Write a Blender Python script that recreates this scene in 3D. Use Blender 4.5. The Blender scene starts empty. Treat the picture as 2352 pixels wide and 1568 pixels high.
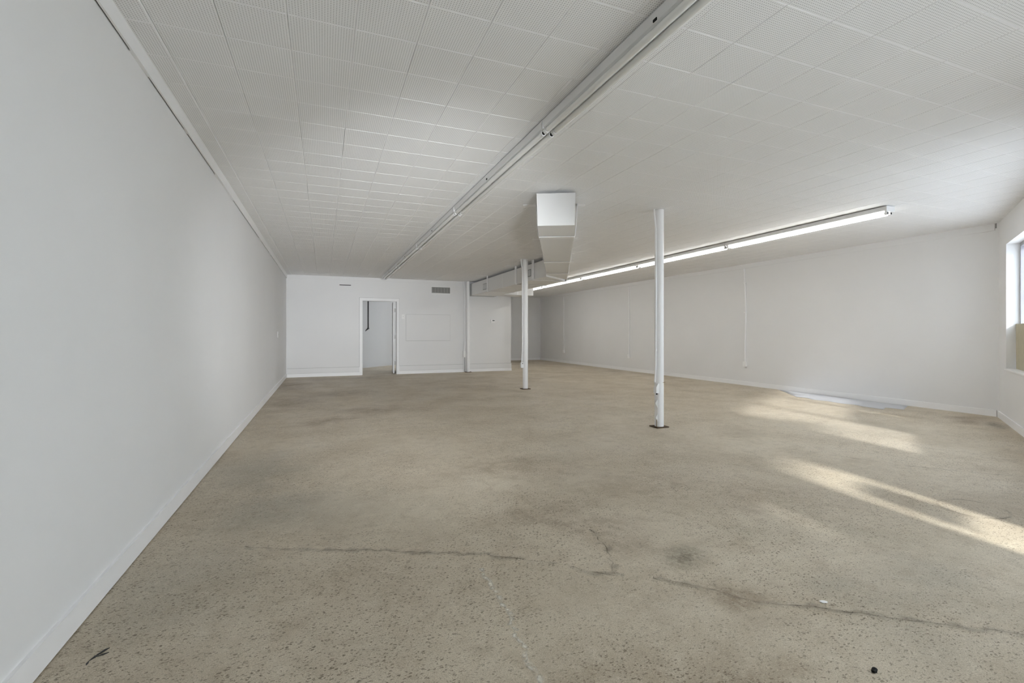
import bpy, bmesh, math, random
from mathutils import Vector, Matrix
random.seed(7)
S = bpy.context.scene
COL = S.collection

# ---------------------------------------------------------------- camera
YAW = math.atan(431.7 / 1085.0)
CAM_Z, ZC = 1.15, 2.65
cam_d = bpy.data.cameras.new('camera'); cam = bpy.data.objects.new('camera', cam_d); COL.objects.link(cam)
cam_d.sensor_width = 36.0; cam_d.lens = 1085.0 / 2352.0 * 36.0
cam_d.shift_y = -20.0 / 2352.0
cam_d.clip_start = 0.05; cam_d.clip_end = 300
cam.location = (0, 0, CAM_Z); cam.rotation_euler = (math.radians(90), 0, -YAW)
S.camera = cam

# ---------------------------------------------------------------- light and exposure
SKY, SUN, TUBE, FILL, EXPO = 4.3, 3.9, 5.2, 15.0, 1.25
w = bpy.data.worlds.new('world'); S.world = w; w.use_nodes = True
bg = w.node_tree.nodes['Background']; bg.inputs['Color'].default_value = (0.87, 0.935, 1.0, 1); bg.inputs['Strength'].default_value = SKY
sun_d = bpy.data.lights.new('sun', 'SUN'); sun_d.energy = SUN; sun_d.angle = math.radians(4.5); sun_d.color = (1.0, 0.955, 0.90)
sun = bpy.data.objects.new('sun', sun_d); COL.objects.link(sun); sun.location = (5, -8, 8)
EL, AZ = math.radians(30.3), math.radians(83.0)
sun_dir = Vector((math.cos(AZ) * math.cos(EL), math.sin(AZ) * math.cos(EL), -math.sin(EL)))
sun.rotation_euler = sun_dir.to_track_quat('-Z', 'Y').to_euler()

# unseen fill light added beside the camera to brighten the far end of the room
fl_d = bpy.data.lights.new('fill_light', 'AREA'); fl_d.shape = 'DISK'; fl_d.size = 0.35; fl_d.energy = FILL; fl_d.spread = math.radians(47); fl_d.color = (0.93, 0.97, 1.0)
fl = bpy.data.objects.new('fill_light', fl_d); COL.objects.link(fl); fl.location = (1.0, -0.25, 1.25)
fl.rotation_euler = (Vector((0.62, 13.4, 1.5)) - fl.location).to_track_quat('-Z', 'Y').to_euler()

S.view_settings.view_transform = 'Standard'; S.view_settings.look = 'None'
S.view_settings.gamma = 1.0; S.view_settings.use_curve_mapping = False
S.view_settings.exposure = EXPO
S.cycles.max_bounces = 10; S.cycles.diffuse_bounces = 8; S.cycles.use_adaptive_sampling = True; S.cycles.adaptive_threshold = 0.08; S.cycles.adaptive_min_samples = 16; S.cycles.transparent_max_bounces = 12
S.cycles.use_denoising = True
S.cycles.sample_clamp_indirect = 8.0

# ---------------------------------------------------------------- material helpers
def mat(name, col, rough=0.6, spec=0.3, metal=0.0, noise=0.0, nscale=6.0, bump=0.0, bscale=60.0):
    m = bpy.data.materials.new(name); m.use_nodes = True
    nt = m.node_tree; b = nt.nodes['Principled BSDF']
    b.inputs['Base Color'].default_value = (*col, 1); b.inputs['Roughness'].default_value = rough
    b.inputs['Specular IOR Level'].default_value = spec; b.inputs['Metallic'].default_value = metal
    if noise or bump:
        g = nt.nodes.new('ShaderNodeNewGeometry')
    if noise:
        n = nt.nodes.new('ShaderNodeTexNoise'); n.inputs['Scale'].default_value = nscale; n.inputs['Detail'].default_value = 5
        nt.links.new(g.outputs['Position'], n.inputs['Vector'])
        r = nt.nodes.new('ShaderNodeMapRange'); r.inputs['From Min'].default_value = 0.3; r.inputs['From Max'].default_value = 0.7
        r.inputs['To Min'].default_value = 1 - noise; r.inputs['To Max'].default_value = 1 + noise
        nt.links.new(n.outputs['Fac'], r.inputs['Value'])
        x = nt.nodes.new('ShaderNodeVectorMath'); x.operation = 'SCALE'; x.inputs[0].default_value = col
        nt.links.new(r.outputs['Result'], x.inputs['Scale']); nt.links.new(x.outputs['Vector'], b.inputs['Base Color'])
    if bump:
        n2 = nt.nodes.new('ShaderNodeTexNoise'); n2.inputs['Scale'].default_value = bscale; n2.inputs['Detail'].default_value = 4
        nt.links.new(g.outputs['Position'], n2.inputs['Vector'])
        bp = nt.nodes.new('ShaderNodeBump'); bp.inputs['Strength'].default_value = bump; bp.inputs['Distance'].default_value = 0.004
        nt.links.new(n2.outputs['Fac'], bp.inputs['Height']); nt.links.new(bp.outputs['Normal'], b.inputs['Normal'])
    return m

M = {}
M['wall'] = mat('white_wall_paint', (0.82, 0.82, 0.825), 0.75, 0.2, noise=0.012, nscale=1.3, bump=0.03, bscale=45)
M['trim'] = mat('white_trim_paint', (0.91, 0.91, 0.92), 0.45, 0.35, noise=0.01)
M['duct'] = mat('white_painted_sheet_metal', (0.84, 0.84, 0.84), 0.55, 0.35, noise=0.01, nscale=3)
M['steel'] = mat('white_painted_steel', (0.93, 0.93, 0.94), 0.35, 0.5)
M['joint'] = mat('joint_shade_grey', (0.38, 0.38, 0.38), 0.9, 0.1)  # grey strips; the shade of recessed joints is put into the colour
M['collar'] = mat('grey_duct_collar', (0.52, 0.52, 0.51), 0.6, 0.3)
M['plastic'] = mat('white_plastic', (0.92, 0.92, 0.92), 0.4, 0.4)
M['fixture'] = mat('white_enamel', (0.78, 0.78, 0.78), 0.4, 0.4)
M['unlit'] = mat('frosted_tube_glass', (0.84, 0.84, 0.82), 0.2, 0.5)
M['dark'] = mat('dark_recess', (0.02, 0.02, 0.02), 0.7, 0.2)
M['grille'] = mat('grey_grille_metal', (0.36, 0.36, 0.35), 0.5, 0.4)
M['vent'] = mat('duct_vent_metal', (0.30, 0.30, 0.29), 0.5, 0.4)
M['seam'] = mat('ceiling_backing', (0.30, 0.30, 0.30), 0.9, 0.1)
M['rust'] = mat('rusty_base_plate', (0.10, 0.07, 0.045), 0.8, 0.2, noise=0.3, nscale=60)
M['brown'] = mat('bare_brown_metal', (0.25, 0.18, 0.10), 0.7, 0.2)
M['pipe'] = mat('dark_iron_pipe', (0.035, 0.035, 0.035), 0.5, 0.4)
M['hinge'] = mat('hinge_metal', (0.55, 0.55, 0.54), 0.4, 0.5)
M['board'] = mat('tan_board', (0.52, 0.48, 0.36), 0.7, 0.2, noise=0.06, nscale=14)
M['frame'] = mat('grey_aluminium', (0.34, 0.34, 0.37), 0.4, 0.5)
M['sheet'] = mat('pale_plastic_sheet', (0.53, 0.54, 0.57), 0.3, 0.4, noise=0.03, nscale=4)
M['asphalt'] = mat('pale_pavement', (0.66, 0.655, 0.65), 0.9, 0.2, noise=0.1, nscale=2)
M['screen'] = mat('thermostat_display', (0.06, 0.07, 0.06), 0.3, 0.5)
M['tape'] = mat('translucent_tape', (0.74, 0.74, 0.72), 0.5, 0.3)
M['chip'] = mat('black_chip', (0.01, 0.01, 0.01), 0.6, 0.2)
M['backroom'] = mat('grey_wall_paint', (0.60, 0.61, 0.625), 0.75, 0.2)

def emit(name, col, st):
    m = bpy.data.materials.new(name); m.use_nodes = True; nt = m.node_tree
    b = nt.nodes['Principled BSDF']; b.inputs['Base Color'].default_value = (0.9, 0.9, 0.88, 1)
    b.inputs['Emission Color'].default_value = (*col, 1); b.inputs['Emission Strength'].default_value = st
    return m
M['lit'] = emit('lit_fluorescent_tube', (0.99, 0.99, 0.965), TUBE)
M['dim'] = emit('dim_fluorescent_tube', (0.96, 0.98, 1.0), 0.75)

def glass(tint=(0.93, 0.95, 0.95)):
    m = bpy.data.materials.new('window_glass'); m.use_nodes = True; nt = m.node_tree
    for n in list(nt.nodes):
        if n.type != 'OUTPUT_MATERIAL': nt.nodes.remove(n)
    out = [n for n in nt.nodes if n.type == 'OUTPUT_MATERIAL'][0]
    t = nt.nodes.new('ShaderNodeBsdfTransparent'); t.inputs['Color'].default_value = (*tint, 1)
    g = nt.nodes.new('ShaderNodeBsdfGlossy'); g.inputs['Roughness'].default_value = 0.02
    mx = nt.nodes.new('ShaderNodeMixShader')
    mx.inputs['Fac'].default_value = 0.05
    nt.links.new(t.outputs[0], mx.inputs[1]); nt.links.new(g.outputs[0], mx.inputs[2])
    nt.links.new(mx.outputs[0], out.inputs['Surface'])
    return m
M['glass'] = glass(); M['tinted'] = glass((0.70, 0.72, 0.74))

# perforated acoustic tile: rows of small holes half an inch apart, their inner shade painted as grey dots
TILE, TX0, TY0 = 0.3048, -0.771, 0.02
def tile_mat():
    m = bpy.data.materials.new('perforated_ceiling_tile'); m.use_nodes = True; nt = m.node_tree
    b = nt.nodes['Principled BSDF']; b.inputs['Roughness'].default_value = 0.8; b.inputs['Specular IOR Level'].default_value = 0.04
    N = lambda t: nt.nodes.new(t)
    def ma(op, a, bb=None, c=None):
        n = N('ShaderNodeMath'); n.operation = op
        for i, v in enumerate((a, bb, c)):
            if v is None: continue
            if isinstance(v, (int, float)): n.inputs[i].default_value = v
            else: nt.links.new(v, n.inputs[i])
        return n.outputs[0]
    g = N('ShaderNodeNewGeometry'); s = N('ShaderNodeSeparateXYZ'); nt.links.new(g.outputs['Position'], s.inputs[0])
    def axis(o, off):
        t = ma('FLOORED_MODULO', ma('SUBTRACT', o, off), TILE)          # 0..TILE inside the tile
        q = ma('DIVIDE', t, 0.0127)
        d = ma('SUBTRACT', q, ma('ROUND', q))                           # -.5 .. .5 around each hole
        ok = ma('MULTIPLY', ma('GREATER_THAN', q, 0.6), ma('LESS_THAN', q, 23.4))
        return d, ok
    dx, ox = axis(s.outputs['X'], TX0); dy, oy = axis(s.outputs['Y'], TY0)
    d2 = ma('ADD', ma('MULTIPLY', dx, dx), ma('MULTIPLY', dy, dy))
    hole = ma('MULTIPLY', ma('LESS_THAN', d2, 0.19 ** 2), ma('MULTIPLY', ox, oy))
    n = N('ShaderNodeTexNoise'); n.inputs['Scale'].default_value = 0.9; nt.links.new(g.outputs['Position'], n.inputs['Vector'])
    mix = N('ShaderNodeMix'); mix.data_type = 'RGBA'
    mix.inputs['A'].default_value = (0.91, 0.91, 0.915, 1); mix.inputs['B'].default_value = (0.44, 0.44, 0.44, 1)
    nt.links.new(hole, mix.inputs['Factor']); nt.links.new(mix.outputs['Result'], b.inputs['Base Color'])
    return m
M['tile'] = tile_mat()

def floor_mat():
    m = bpy.data.materials.new('ground_concrete'); m.use_nodes = True; nt = m.node_tree
    b = nt.nodes['Principled BSDF']
    N = lambda t: nt.nodes.new(t); L = nt.links.new
    def ma(op, a, bb=None, c=None, clamp=False):
        n = N('ShaderNodeMath'); n.operation = op; n.use_clamp = clamp
        for i, v in enumerate((a, bb, c)):
            if v is None: continue
            if isinstance(v, (int, float)): n.inputs[i].default_value = v
            else: L(v, n.inputs[i])
        return n.outputs[0]
    def rng(v, a, bb, c, d, smooth=True):
        n = N('ShaderNodeMapRange'); n.interpolation_type = 'SMOOTHSTEP' if smooth else 'LINEAR'
        for k, x in zip(('From Min', 'From Max', 'To Min', 'To Max'), (a, bb, c, d)): n.inputs[k].default_value = x
        L(v, n.inputs['Value']); return n.outputs['Result']
    def noise(vec, sc, det=4, rough=0.55, dist=0.0, out='Fac'):
        n = N('ShaderNodeTexNoise'); n.inputs['Scale'].default_value = sc; n.inputs['Detail'].default_value = det
        n.inputs['Roughness'].default_value = rough; n.inputs['Distortion'].default_value = dist
        L(vec, n.inputs['Vector']); return n.outputs[out]
    def vma(op, a, bb):
        n = N('ShaderNodeVectorMath'); n.operation = op
        for i, v in enumerate((a, bb)):
            if isinstance(v, tuple): n.inputs[i].default_value = v
            else: L(v, n.inputs[i])
        return n
    def mix(f, a, bb):
        n = N('ShaderNodeMix'); n.data_type = 'RGBA'
        for k, v in (('Factor', f), ('A', a), ('B', bb)):
            if isinstance(v, tuple): n.inputs[k].default_value = (*v, 1)
            elif isinstance(v, (int, float)): n.inputs[k].default_value = v
            else: L(v, n.inputs[k])
        return n.outputs['Result']
    g = N('ShaderNodeNewGeometry'); P = g.outputs['Position']
    # warped position for ragged stains
    def warp(sc, amt):
        c = noise(P, sc, 4, out='Color'); d = vma('SUBTRACT', c, (0.5, 0.5, 0.5)); s = N('ShaderNodeVectorMath'); s.operation = 'SCALE'
        L(d.outputs[0], s.inputs[0]); s.inputs['Scale'].default_value = amt
        f = vma('ADD', P, s.outputs[0]); z = vma('MULTIPLY', f.outputs[0], (1, 1, 0)); return z.outputs[0]
    W = warp(2.2, 0.5)
    at = N('ShaderNodeAttribute'); at.attribute_name = 'stain'; sc_ = N('ShaderNodeSeparateColor'); L(at.outputs['Color'], sc_.inputs[0])
    at2 = N('ShaderNodeAttribute'); at2.attribute_name = 'wear'; sc2 = N('ShaderNodeSeparateColor'); L(at2.outputs['Color'], sc2.inputs[0])
    brown, grey, pale = sc_.outputs; dark, grit_m, fleck_m = sc2.outputs
    # colour of the slab: warm beige with greyer and browner clouds
    base = mix(rng(noise(P, 0.45, 5), 0.35, 0.65, 0, 1), (0.63, 0.57, 0.47), (0.70, 0.64, 0.535))
    base = mix(rng(noise(P, 1.6, 6, 0.6, 0.4), 0.42, 0.72, 0, 0.55), base, (0.49, 0.43, 0.345))
    base = mix(rng(noise(P, 0.8, 5, 0.6), 0.55, 0.75, 0, 0.5), base, (0.56, 0.545, 0.475))
    base = mix(rng(noise(W, 5.5, 6, 0.65), 0.50, 0.80, 0, 0.35), base, (0.45, 0.395, 0.32))
    sx = N('ShaderNodeSeparateXYZ'); L(P, sx.inputs[0])
    # brush marks left by the grinder across the slab
    mp = N('ShaderNodeMapping'); mp.inputs['Scale'].default_value = (0.9, 3.2, 1); mp.inputs['Rotation'].default_value = (0, 0, math.radians(18)); L(P, mp.inputs['Vector'])
    base = mix(rng(noise(mp.outputs[0], 2.0, 6, 0.6), 0.5, 0.75, 0, 0.4), base, (0.48, 0.42, 0.335))
    rag = rng(noise(P, 4.5, 6, 0.68, 0.4), 0.34, 0.60, 0.25, 1.15)
    base = mix(rng(ma('MULTIPLY', brown, rag), 0.0, 1.0, 0.0, 1.0, False), base, (0.315, 0.25, 0.185))
    base = mix(rng(noise(P, 3.4, 7, 0.66, 0.5), 0.50, 0.74, 0, 0.42), base, (0.40, 0.33, 0.255))
    base = mix(grey, base, (0.40, 0.385, 0.335))
    base = mix(pale, base, (0.74, 0.69, 0.585))
    # paint flecks and worn white grit
    grit = ma('MULTIPLY', rng(noise(P, 55, 4, 0.6), 0.54, 0.62, 0, 1), grit_m)
    base = mix(grit, base, (0.80, 0.77, 0.68))
    base = mix(ma('MULTIPLY', dark, rng(noise(P, 26, 5, 0.7), 0.30, 0.62, 0.25, 1.0)), base, (0.135, 0.12, 0.085))
    base = mix(rng(noise(P, 9, 6, 0.65, 0.3), 0.48, 0.70, 0, 0.42), base, (0.40, 0.335, 0.255))
    base = mix(rng(noise(P, 17, 5, 0.65), 0.50, 0.70, 0, 0.36), base, (0.80, 0.75, 0.65))
    # fine sand grain and aggregate exposed by the grinder
    base = mix(rng(noise(P, 230, 2, 0.7), 0.35, 0.68, 0.0, 0.48), base, (0.27, 0.235, 0.18))
    base = mix(rng(noise(P, 150, 2, 0.6), 0.58, 0.70, 0, 0.5), base, (0.80, 0.76, 0.66))
    def flecks(sc, thr, rad, mask, st, rot):
        wv = noise(P, 75, 2, out='Color'); d = vma('SUBTRACT', wv, (.5, .5, .5)); s = N('ShaderNodeVectorMath'); s.operation = 'SCALE'; L(d.outputs[0], s.inputs[0]); s.inputs['Scale'].default_value = 0.020
        q = vma('ADD', P, s.outputs[0]); mp_ = N('ShaderNodeMapping'); mp_.inputs['Rotation'].default_value = (0, 0, math.radians(rot)); mp_.inputs['Scale'].default_value = (*st, 0); L(q.outputs[0], mp_.inputs['Vector'])
        v = N('ShaderNodeTexVoronoi'); v.voronoi_dimensions = '2D'; v.inputs['Scale'].default_value = sc; L(mp_.outputs[0], v.inputs['Vector'])
        sp = N('ShaderNodeSeparateColor'); L(v.outputs['Color'], sp.inputs[0])
        r = ma('MULTIPLY', sp.outputs[1], rad)
        inside = rng(ma('SUBTRACT', v.outputs['Distance'], r), 0.06, -0.06, 0, 1)
        on = ma('GREATER_THAN', sp.outputs[0], thr)
        return ma('MULTIPLY', ma('MULTIPLY', inside, on), mask)
    fm = fleck_m
    base = mix(ma('MULTIPLY', flecks(74, 0.64, 0.34, fm, (.68, 1.4), 12), 0.85), base, (0.15, 0.122, 0.085))
    base = mix(ma('MULTIPLY', flecks(95, 0.62, 0.36, fm, (.66, 1.4), -38), 0.75), base, (0.19, 0.158, 0.115))
    base = mix(ma('MULTIPLY', flecks(150, 0.5, 0.40, fm, (.8, 1.3), 60), 0.5), base, (0.26, 0.222, 0.17))
    hue = N('ShaderNodeVectorMath'); hue.operation = 'MULTIPLY'; L(base, hue.inputs[0]); hue.inputs[1].default_value = (0.962, 0.928, 0.876)
    L(hue.outputs[0], b.inputs['Base Color'])
    b.inputs['Specular IOR Level'].default_value = 0.35
    L(rng(noise(P, 1.6, 5), 0.3, 0.7, 0.42, 0.62), b.inputs['Roughness'])
    bp = N('ShaderNodeBump'); bp.inputs['Strength'].default_value = 0.25; bp.inputs['Distance'].default_value = 0.003
    L(noise(P, 70, 3), bp.inputs['Height']); L(bp.outputs['Normal'], b.inputs['Normal'])
    return m
M['floor'] = floor_mat()

# ---------------------------------------------------------------- mesh helpers
def link(name, me, m, parent=None, loc=None, **props):
    o = bpy.data.objects.new(name, me); COL.objects.link(o)
    if me is not None and m is not None:
        ms = m if isinstance(m, (list, tuple)) else [m]
        if not me.materials:
            for x in ms: me.materials.append(x)
    if parent is not None: o.parent = parent
    if loc is not None: o.location = loc
    for k, v in props.items(): o[k] = v
    return o
def fin(name, bm, m, parent=None, smooth=False, loc=None, bevel=0.0, **props):
    if bevel:
        bmesh.ops.bevel(bm, geom=[e for e in bm.edges if len(e.link_faces) == 2 and e.calc_face_angle(0) > 0.6], offset=bevel, segments=2, affect='EDGES', profile=0.5, clamp_overlap=True)
    bmesh.ops.recalc_face_normals(bm, faces=bm.faces[:])
    me = bpy.data.meshes.new(name); bm.to_mesh(me); bm.free()
    if smooth:
        for p in me.polygons: p.use_smooth = True
        me.set_sharp_from_angle(angle=math.radians(35))
    return link(name, me, m, parent, loc, **props)
def thing(name, label, cat, loc, rz=0.0, group=None):
    o = bpy.data.objects.new(name, None); COL.objects.link(o); o.location = loc; o.rotation_euler = (0, 0, rz)
    o.empty_display_size = 0.1; o['label'] = label; o['category'] = cat
    if group: o['group'] = group
    return o
def box(bm, x0, x1, y0, y1, z0, z1):
    v = [bm.verts.new(p) for p in ((x0, y0, z0), (x1, y0, z0), (x1, y1, z0), (x0, y1, z0), (x0, y0, z1), (x1, y0, z1), (x1, y1, z1), (x0, y1, z1))]
    for f in ((0, 3, 2, 1), (4, 5, 6, 7), (0, 1, 5, 4), (1, 2, 6, 5), (2, 3, 7, 6), (3, 0, 4, 7)): bm.faces.new([v[i] for i in f])
    return v
def prism(bm, pts, z0, z1):
    a = [bm.verts.new((x, y, z0)) for x, y in pts]; c = [bm.verts.new((x, y, z1)) for x, y in pts]; n = len(pts)
    bm.faces.new(a[::-1]); bm.faces.new(c)
    for i in range(n): bm.faces.new((a[i], a[(i + 1) % n], c[(i + 1) % n], c[i]))
def tube(bm, pts, r, n=12, cap=True):
    pts = [Vector(p) for p in pts]; rings = []
    up = Vector((0.31, 0.17, 0.93)).normalized()
    for i, p in enumerate(pts):
        t = (pts[min(i + 1, len(pts) - 1)] - pts[max(i - 1, 0)]).normalized()
        a = t.cross(up)
        if a.length < 1e-3: a = t.cross(Vector((1, 0, 0)))
        a.normalize(); b = t.cross(a)
        rr = r[i] if isinstance(r, (list, tuple)) else r
        rings.append([bm.verts.new(p + rr * (math.cos(2 * math.pi * k / n) * a + math.sin(2 * math.pi * k / n) * b)) for k in range(n)])
    for A, B in zip(rings, rings[1:]):
        for k in range(n): bm.faces.new((A[k], A[(k + 1) % n], B[(k + 1) % n], B[k]))
    if cap: bm.faces.new(rings[0][::-1]); bm.faces.new(rings[-1])
def B(): return bmesh.new()
def bx(name, m, dims, parent=None, bevel=0.0, **props):
    bm = B(); box(bm, *dims); return fin(name, bm, m, parent, bevel=bevel, **props)
ST = dict(kind='structure')

# ---------------------------------------------------------------- room shell
XL, XR, YB, YA = -0.90, 8.57, 13.41, 18.25
A = Vector((8.57, 3.54)); E = Vector((-0.8681, -0.4964)); NO = Vector((0.4964, -0.8681))     # front wall: start, run, outward normal
def fw(s, o=0.0): return A + E * s + NO * o
FANG = math.atan2(E.y, E.x)

# slab with stains and wear stored per vertex
from mathutils import noise as mnoise
STAINS = dict(brown=[(1.35, 2.51, .55, .35, -30, .75), (1.24, 2.7, .7, .3, 20, .5), (1.44, 2.28, .3, .3, 0, .5), (1.71, 1.48, .32, .14, -45, .95), (1.37, 3.75, .8, .35, 10, .6), (1.78, 3.5, .6, .3, 0, .5),
        (3.15, 2.4, .35, .5, 0, .35), (2.72, 2.49, .5, .35, 0, .6), (0.9, 1.3, .8, .3, 0, .4), (1.26, 1.2, .7, .3, 0, .55), (0.35, 9.4, .9, .5, 0, .7), (0.76, 7.3, 1.1, .5, 0, .7), (0.14, 6.6, .9, .35, 20, .75),
        (-.6, 11.2, .5, 1.6, 0, .8), (-.5, 8.6, .5, 1.2, 0, .6), (2.3, 2.96, .9, .4, -20, .45), (1.0, 12.6, .8, .4, 0, .7), (-0.2, 12.4, .9, .7, 0, .5), (2.6, 9.6, 1.6, .5, 0, .35), (7.9, 3.62, .65, .24, 15, 1.0), (5.5, 11, 2, .5, 0, .25), (0.3, 2.2, .7, .5, 0, .25)],
  grey=[(-0.27, 3.4, .7, .6, 0, .7), (-0.52, 4.5, .5, .9, 0, .75), (-0.6, 2.6, .45, .7, 0, .5), (2.65, 1.4, .5, .3, 0, .6), (2.2, 1.35, .35, .2, 0, .6), (2.3, 1.15, .6, .3, 0, .4), (0.3, 3.3, .6, .5, 0, .3), (6.2, 3.6, .9, .5, 30, .35)],
  pale=[(1.15, 3.4, .7, .5, 0, .4), (5.6, 4.4, 1.2, 1.2, 0, .5), (3.3, 5.4, 1.2, .8, 0, .35), (2.4, 4.2, .9, .5, 0, .35), (3.2, 1.7, .4, .9, 0, .25)],
  dark=[(1.72, 1.94, .23, .17, 25, 1.0), (7.75, 3.22, .50, .15, 30, 1.0)],
  grit=[(1.15, 3.48, .45, .3, 0, 1), (1.45, 3.61, .5, .25, 0, 1), (6.8, 4.1, .6, .4, 20, 1), (5.56, 5.4, .5, .3, 0, 1), (1.24, 2.5, .35, .2, 0, .8), (4.4, 5.0, .5, .2, 30, .8), (0.9, 2.9, .5, .3, 0, .7), (2.25, 3.0, .3, .2, 0, .7)])
def build_floor():
    st = .045; nx, ny = int(9.9 / st), int(22.2 / st); X0, Y0 = XL - .15, -2.3
    blobs = {k: [(x, y, rx, ry, math.cos(math.radians(a)), math.sin(math.radians(a)), s, max(rx, ry) + .35) for x, y, rx, ry, a, s in v] for k, v in STAINS.items()}
    vs, c1, c2 = [], [], []
    for j in range(ny + 1):
        for i in range(nx + 1):
            x, y = X0 + i * st, Y0 + j * st; vs.append((x, y, 0.0))
            n1 = mnoise.noise((x * 2.1, y * 2.1, .3)) + .5 * mnoise.noise((x * 4.7, y * 4.7, 1.1)) ; n2 = mnoise.noise((x * 2.1, y * 2.1, 7.3)) + .5 * mnoise.noise((x * 4.7, y * 4.7, 9.1))
            r = {}
            for k, lst in blobs.items():
                w_ = .05 if k == 'dark' else .22; px, py = x + w_ * n1, y + w_ * n2; m_ = 0.0
                for bx_, by_, rx, ry, ca, sa, s_, R in lst:
                    dx, dy = px - bx_, py - by_
                    if abs(dx) > R or abs(dy) > R: continue
                    d = math.hypot((dx * ca + dy * sa) / rx, (-dx * sa + dy * ca) / ry)
                    if d < 1: t = 1 - d; m_ = max(m_, s_ * t * t * (3 - 2 * t))
                r[k] = m_
            f = .5 + .9 * mnoise.noise((x * 1.1, y * 1.1, 3.3)) + .4 * mnoise.noise((x * 3.1, y * 3.1, 5.3))
            c1 += [r['brown'], r['grey'], r['pale'], 1]; c2 += [r['dark'], r['grit'], max(.3, min(1, .35 + f)), 1]
    fs = [(j * (nx + 1) + i, j * (nx + 1) + i + 1, (j + 1) * (nx + 1) + i + 1, (j + 1) * (nx + 1) + i) for j in range(ny) for i in range(nx)
          if (Vector((X0 + i * st, Y0 + j * st)) - A).dot(NO) < .2]
    me = bpy.data.meshes.new('floor'); me.from_pydata(vs, [], fs)
    for nm, c in (('stain', c1), ('wear', c2)):
        a_ = me.attributes.new(nm, 'FLOAT_COLOR', 'POINT'); a_.data.foreach_set('color', c)
    return link('floor', me, M['floor'], **ST)
floor = build_floor()
def crack(pts, wd, m, seed, jit=.012, closed=False):
    r = random.Random(seed); P_ = []
    for a_, b_ in zip(pts, pts[1:]):
        n = max(2, int(math.dist(a_, b_) / .035))
        for k in range(n): P_.append(Vector(a_).lerp(Vector(b_), k / n))
    P_.append(Vector(pts[-1])); bm = B(); uv = bm.loops.layers.uv.new('UVMap'); prev = None
    for i, p in enumerate(P_):
        t_ = (P_[min(i + 1, len(P_) - 1)] - P_[max(i - 1, 0)]).normalized(); n_ = Vector((-t_.y, t_.x)); q = p + n_ * r.uniform(-jit, jit); h = wd / 2 * r.uniform(.65, 1.3)
        cur = (bm.verts.new((*(q - n_ * h), .0006)), bm.verts.new((*(q + n_ * h), .0006)))
        if prev:
            f = bm.faces.new((prev[0], prev[1], cur[1], cur[0]))
            for l, u in zip(f.loops, (0, 1, 1, 0)): l[uv].uv = (u, i / 20)
        prev = cur
    return fin('crack', bm, m, floor)
def crack_mat(name, col, amt, nz):
    m = bpy.data.materials.new(name); m.use_nodes = True; nt = m.node_tree; b = nt.nodes['Principled BSDF']
    b.inputs['Base Color'].default_value = (*col, 1); b.inputs['Roughness'].default_value = .7
    N = nt.nodes.new; L = nt.links.new
    u = N('ShaderNodeUVMap'); u.uv_map = 'UVMap'; s_ = N('ShaderNodeSeparateXYZ'); L(u.outputs[0], s_.inputs[0])
    d = N('ShaderNodeMath'); d.operation = 'SUBTRACT'; L(s_.outputs[0], d.inputs[0]); d.inputs[1].default_value = .5
    a_ = N('ShaderNodeMath'); a_.operation = 'ABSOLUTE'; L(d.outputs[0], a_.inputs[0])
    r = N('ShaderNodeMapRange'); r.interpolation_type = 'SMOOTHSTEP'; L(a_.outputs[0], r.inputs['Value']); r.inputs['From Min'].default_value = .5; r.inputs['From Max'].default_value = 0; r.inputs['To Max'].default_value = amt
    g = N('ShaderNodeNewGeometry'); n = N('ShaderNodeTexNoise'); n.inputs['Scale'].default_value = nz; n.inputs['Detail'].default_value = 3; L(g.outputs['Position'], n.inputs['Vector'])
    r2 = N('ShaderNodeMapRange'); L(n.outputs['Fac'], r2.inputs['Value']); r2.inputs['From Min'].default_value = .36; r2.inputs['From Max'].default_value = .62
    x = N('ShaderNodeMath'); x.operation = 'MULTIPLY'; L(r.outputs[0], x.inputs[0]); L(r2.outputs[0], x.inputs[1]); L(x.outputs[0], b.inputs['Alpha'])
    return m
CM = crack_mat('crack_line', (.22, .18, .13), .62, 14); CS = crack_mat('crack_dirt', (.30, .26, .20), .30, 9); CW = crack_mat('pale_paint_line', (.78, .74, .65), .75, 34); CR = crack_mat('ring_mark', (.27, .21, .15), .4, 5)
main = [(-.40, 2.89), (-.12, 2.74), (.23, 2.60), (.51, 2.46), (.73, 2.35), (.93, 2.21), (1.11, 2.07), (1.18, 1.98), (1.32, 1.88)]
branch = [(1.45, 2.40), (1.40, 2.15), (1.29, 1.91)]
second = [(1.43, 1.81), (1.57, 1.69), (1.72, 1.49), (1.88, 1.39), (2.13, 1.20), (2.48, .95)]
for k, q in enumerate((main, branch, second)): crack(q, .011, CM, k, .009); crack(q, .07, CS, k + 9, .014)
crack([(4.3, 3.3), (4.5, 2.9), (4.69, 2.55), (4.94, 2.24), (5.3, 1.9)], .03, CS, 5)
crack([(.71, 2.20), (.71, 1.97), (.70, 1.80), (.68, 1.66), (.66, 1.46), (.67, 1.0)], .034, CW, 6)
crack([(3.95 + .19 * math.cos(k * .25), 1.76 + .17 * math.sin(k * .25)) for k in range(26)], .03, CR, 7, .003)
bm = B(); box(bm, -60, 60, -60, 40, -0.32, -0.16); fin('ground', bm, M['asphalt'], **ST)
bm = B()
prism(bm, [(XL - .2, -2.4), (fw(11.2, .25).x, fw(11.2, .25).y), (fw(-.4, .25).x, fw(-.4, .25).y), (XR + .2, 3.4), (XR + .2, 20), (XL - .2, 20)], ZC + 0.014, ZC + 0.16)
ceiling = fin('ceiling', bm, M['seam'], **ST)

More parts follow.
